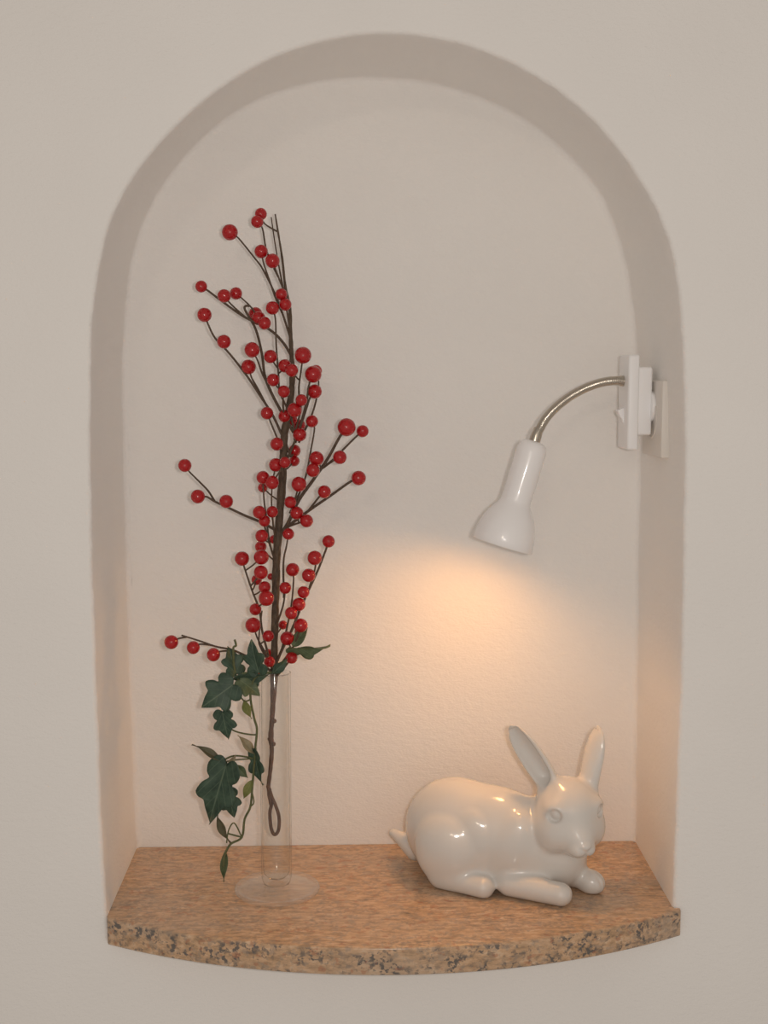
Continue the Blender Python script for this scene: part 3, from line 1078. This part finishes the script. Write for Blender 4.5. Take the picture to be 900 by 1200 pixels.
def ear(base, tip, nrm, wid, thick, hollow, bow=0.0, ex=2.6):
    u = (tip - base)
    L = u.length
    u.normalize()
    n = (nrm - u * nrm.dot(u)).normalized()
    w = n.cross(u)
    dx, dy, dz = X - base.x, Yg - base.y, Z - base.z
    a = (dx * u.x + dy * u.y + dz * u.z) / L
    b = dx * w.x + dy * w.y + dz * w.z
    c = dx * n.x + dy * n.y + dz * n.z
    ac = np.clip(a, 0.0, 1.0)
    prof = wid * (0.70 + 0.80 * ac - 0.20 * ac ** 2) * np.sqrt(np.maximum(1 - ac ** ex, 0))
    prof = np.maximum(prof, 0.0012)
    c2 = c - bow * (ac * (1 - ac)) * 4 - 0.30 * b * b / np.maximum(wid, 1e-4) * 1.0
    th = np.maximum(thick * (1.15 - 0.55 * ac) * np.sqrt(np.maximum(1 - ac ** 5, 0)), 0.0012)
    q = np.sqrt((b / prof) ** 2 + (c2 / th) ** 2)
    d = (q - 1) * np.minimum(prof, th) * 0.9
    over = np.maximum(np.maximum(-a, a - 1), 0) * L
    d = np.maximum(d, over - 0.0008) if True else d
    d = d.astype(np.float32)
    if hollow > 0:
        t2 = np.clip((a - 0.10) / 0.84, 0, 1)
        p2 = np.maximum(prof * hollow * np.sqrt(np.maximum(np.minimum(t2 * 5, 1), 0)), 1e-4)
        q2 = np.sqrt((b / p2) ** 2 + ((c2 - th * 1.15) / (th * 1.45)) ** 2)
        d2 = ((q2 - 1) * np.minimum(p2, th * 1.45) * 0.9)
        d2 = np.maximum(d2, np.maximum(0.10 - a, a - 0.94) * L)
        d = smax(d, -d2.astype(np.float32), 0.0025)
    return d


eb = at(650, 927, 0.052); et = at(598, 849, 0.060)
D = smin(D, ear(eb, et, Vector((-0.66, -0.75, 0.0)), 0.0180, 0.0085, 0.76, bow=-0.004, ex=2.2), 0.008)
eb = at(688, 928, 0.058); et = at(702, 850, 0.066)
D = smin(D, ear(eb, et, Vector((0.90, 0.35, 0.1)), 0.0165, 0.0090, 0.76, bow=-0.003, ex=3.2), 0.008)
# flat foot on the shelf
D = smax(D, (ZS + 0.0002 - Z) + np.zeros(shp, np.float32), 0.002)


def surface_nets(D):
    s = D < 0
    nx, ny, nz = D.shape
    c = [(i, j, k) for i in (0, 1) for j in (0, 1) for k in (0, 1)]
    cnt = np.zeros((nx - 1, ny - 1, nz - 1), np.int8)
    for i, j, k in c:
        cnt += s[i:nx - 1 + i, j:ny - 1 + j, k:nz - 1 + k]
    act = (cnt > 0) & (cnt < 8)
    idx = np.argwhere(act)
    vid = -np.ones(act.shape, np.int64)
    vid[act] = np.arange(len(idx))
    vals = np.stack([D[idx[:, 0] + i, idx[:, 1] + j, idx[:, 2] + k] for i, j, k in c], 1)
    acc = np.zeros((len(idx), 3)); num = np.zeros(len(idx))
    for a in range(8):
        for b in range(a + 1, 8):
            if sum(abs(p - q) for p, q in zip(c[a], c[b])) != 1:
                continue
            va, vb = vals[:, a], vals[:, b]
            m = (va < 0) != (vb < 0)
            t = np.where(m, va / np.where(m, va - vb, 1), 0)
            p = np.array(c[a])[None] + t[:, None] * (np.array(c[b]) - np.array(c[a]))[None]
            acc += p * m[:, None]; num += m
    v = idx + acc / num[:, None]
    quads = []
    for axn in range(3):
        sl0 = [slice(None)] * 3; sl1 = [slice(None)] * 3
        sl0[axn] = slice(0, -1); sl1[axn] = slice(1, None)
        a, b = s[tuple(sl0)], s[tuple(sl1)]
        e = np.argwhere(a != b)
        u, w = (axn + 1) % 3, (axn + 2) % 3
        e = e[(e[:, u] > 0) & (e[:, w] > 0) & (e[:, u] < D.shape[u] - 1) & (e[:, w] < D.shape[w] - 1)]
        inside = a[tuple(e.T)]
        q = []
        for du, dw in ((0, 0), (-1, 0), (-1, -1), (0, -1)):
            g = e.copy(); g[:, u] += du; g[:, w] += dw
            q.append(vid[tuple(g.T)])
        q = np.stack(q, 1)
        q[~inside] = q[~inside][:, ::-1]
        quads.append(q)
    return v, np.concatenate(quads)


V, Q = surface_nets(D)
E2 = np.concatenate([Q[:, [0, 1]], Q[:, [1, 2]], Q[:, [2, 3]], Q[:, [3, 0]]])
E2 = np.concatenate([E2, E2[:, ::-1]])
deg = np.bincount(E2[:, 0], minlength=len(V))[:, None]


def relax(V):
    S = np.stack([np.bincount(E2[:, 0], weights=V[E2[:, 1], c], minlength=len(V)) for c in range(3)], 1)
    return V * 0.4 + 0.6 * S / deg


def sample(A, V):
    i = np.clip(V.astype(int), 0, np.array(A.shape) - 2)
    f = V - i
    o = 0
    for a in (0, 1):
        for b in (0, 1):
            for c in (0, 1):
                w_ = (f[:, 0] if a else 1 - f[:, 0]) * (f[:, 1] if b else 1 - f[:, 1]) * (f[:, 2] if c else 1 - f[:, 2])
                o = o + w_ * A[i[:, 0] + a, i[:, 1] + b, i[:, 2] + c]
    return o


# round the field a little, then settle every vertex on its zero surface
for ax_ in range(3):
    D = (np.roll(D, 1, ax_) + 2 * D + np.roll(D, -1, ax_)) / 4
G = np.gradient(D)
for _ in range(4):
    V = relax(V)
    for _k in range(2):
        d_ = sample(D, V)
        g_ = np.stack([sample(g, V) for g in G], 1)
        V = V - g_ * np.clip(d_ / np.maximum((g_ * g_).sum(1), 1e-9), -400, 400)[:, None].clip(-0.8 / np.maximum(np.linalg.norm(g_, axis=1), 1e-9)[:, None], 0.8 / np.maximum(np.linalg.norm(g_, axis=1), 1e-9)[:, None])
V = V * VOX + np.array([bx0, by0, bz0_])
me = bpy.data.meshes.new('rabbit_figurine')
me.from_pydata(V.tolist(), [], Q.tolist())
me.update()
bm = bmesh.new()
bm.from_mesh(me)
bmesh.ops.recalc_face_normals(bm, faces=bm.faces)
bm.to_mesh(me)
bm.free()
rab = obj('rabbit_figurine', me, CERAMIC)
sm = rab.modifiers.new('soften', 'SMOOTH')
sm.factor = 0.5
sm.iterations = 2
tag(rab, 'white glazed ceramic rabbit lying on the granite shelf with one ear turned aside', 'rabbit figurine')
del D, HD

# ------------------------------------------------------------------ light
w = bpy.data.worlds.new('world')
bpy.context.scene.world = w
w.use_nodes = True
w.node_tree.nodes['Background'].inputs[0].default_value = (1.0, 0.89, 0.785, 1)
w.node_tree.nodes['Background'].inputs[1].default_value = 0.325


def point(name, loc, e, col, r):
    d = bpy.data.lights.new(name, 'POINT')
    d.energy = e
    d.color = col
    d.shadow_soft_size = r
    o = bpy.data.objects.new(name, d)
    C.objects.link(o)
    o.location = loc
    return o


point('camera_flash', CAM + RT * 0.055 + UP * 0.012, 13.0, (1.0, 0.92, 0.86), 0.016)
point('room_lamp', (-0.55, -3.0, 2.35), 5.0, (1.0, 0.84, 0.66), 0.05)
point('room_lamp', (-0.40, -3.0, 2.35), 5.0, (1.0, 0.84, 0.66), 0.05)
d = bpy.data.lights.new('room_fill', 'AREA')  # added broad fill, standing in for bounce from the unseen room behind the camera
d.shape = 'RECTANGLE'
d.size, d.size_y = 6.0, 4.0
d.energy = 17
d.color = (1.0, 0.89, 0.78)
o = bpy.data.objects.new('room_fill', d)
C.objects.link(o)
o.location = (0.1, -4.2, 1.5)
o.rotation_euler = (PI / 2, 0, 0)

sc = bpy.context.scene
sc.view_settings.view_transform = 'Standard'
sc.view_settings.look = 'None'
sc.view_settings.gamma = 1
sc.view_settings.use_curve_mapping = False
sc.view_settings.exposure = 0.0
sc.cycles.transparent_max_bounces = 24
sc.cycles.max_bounces = 12
sc.cycles.diffuse_bounces = 6
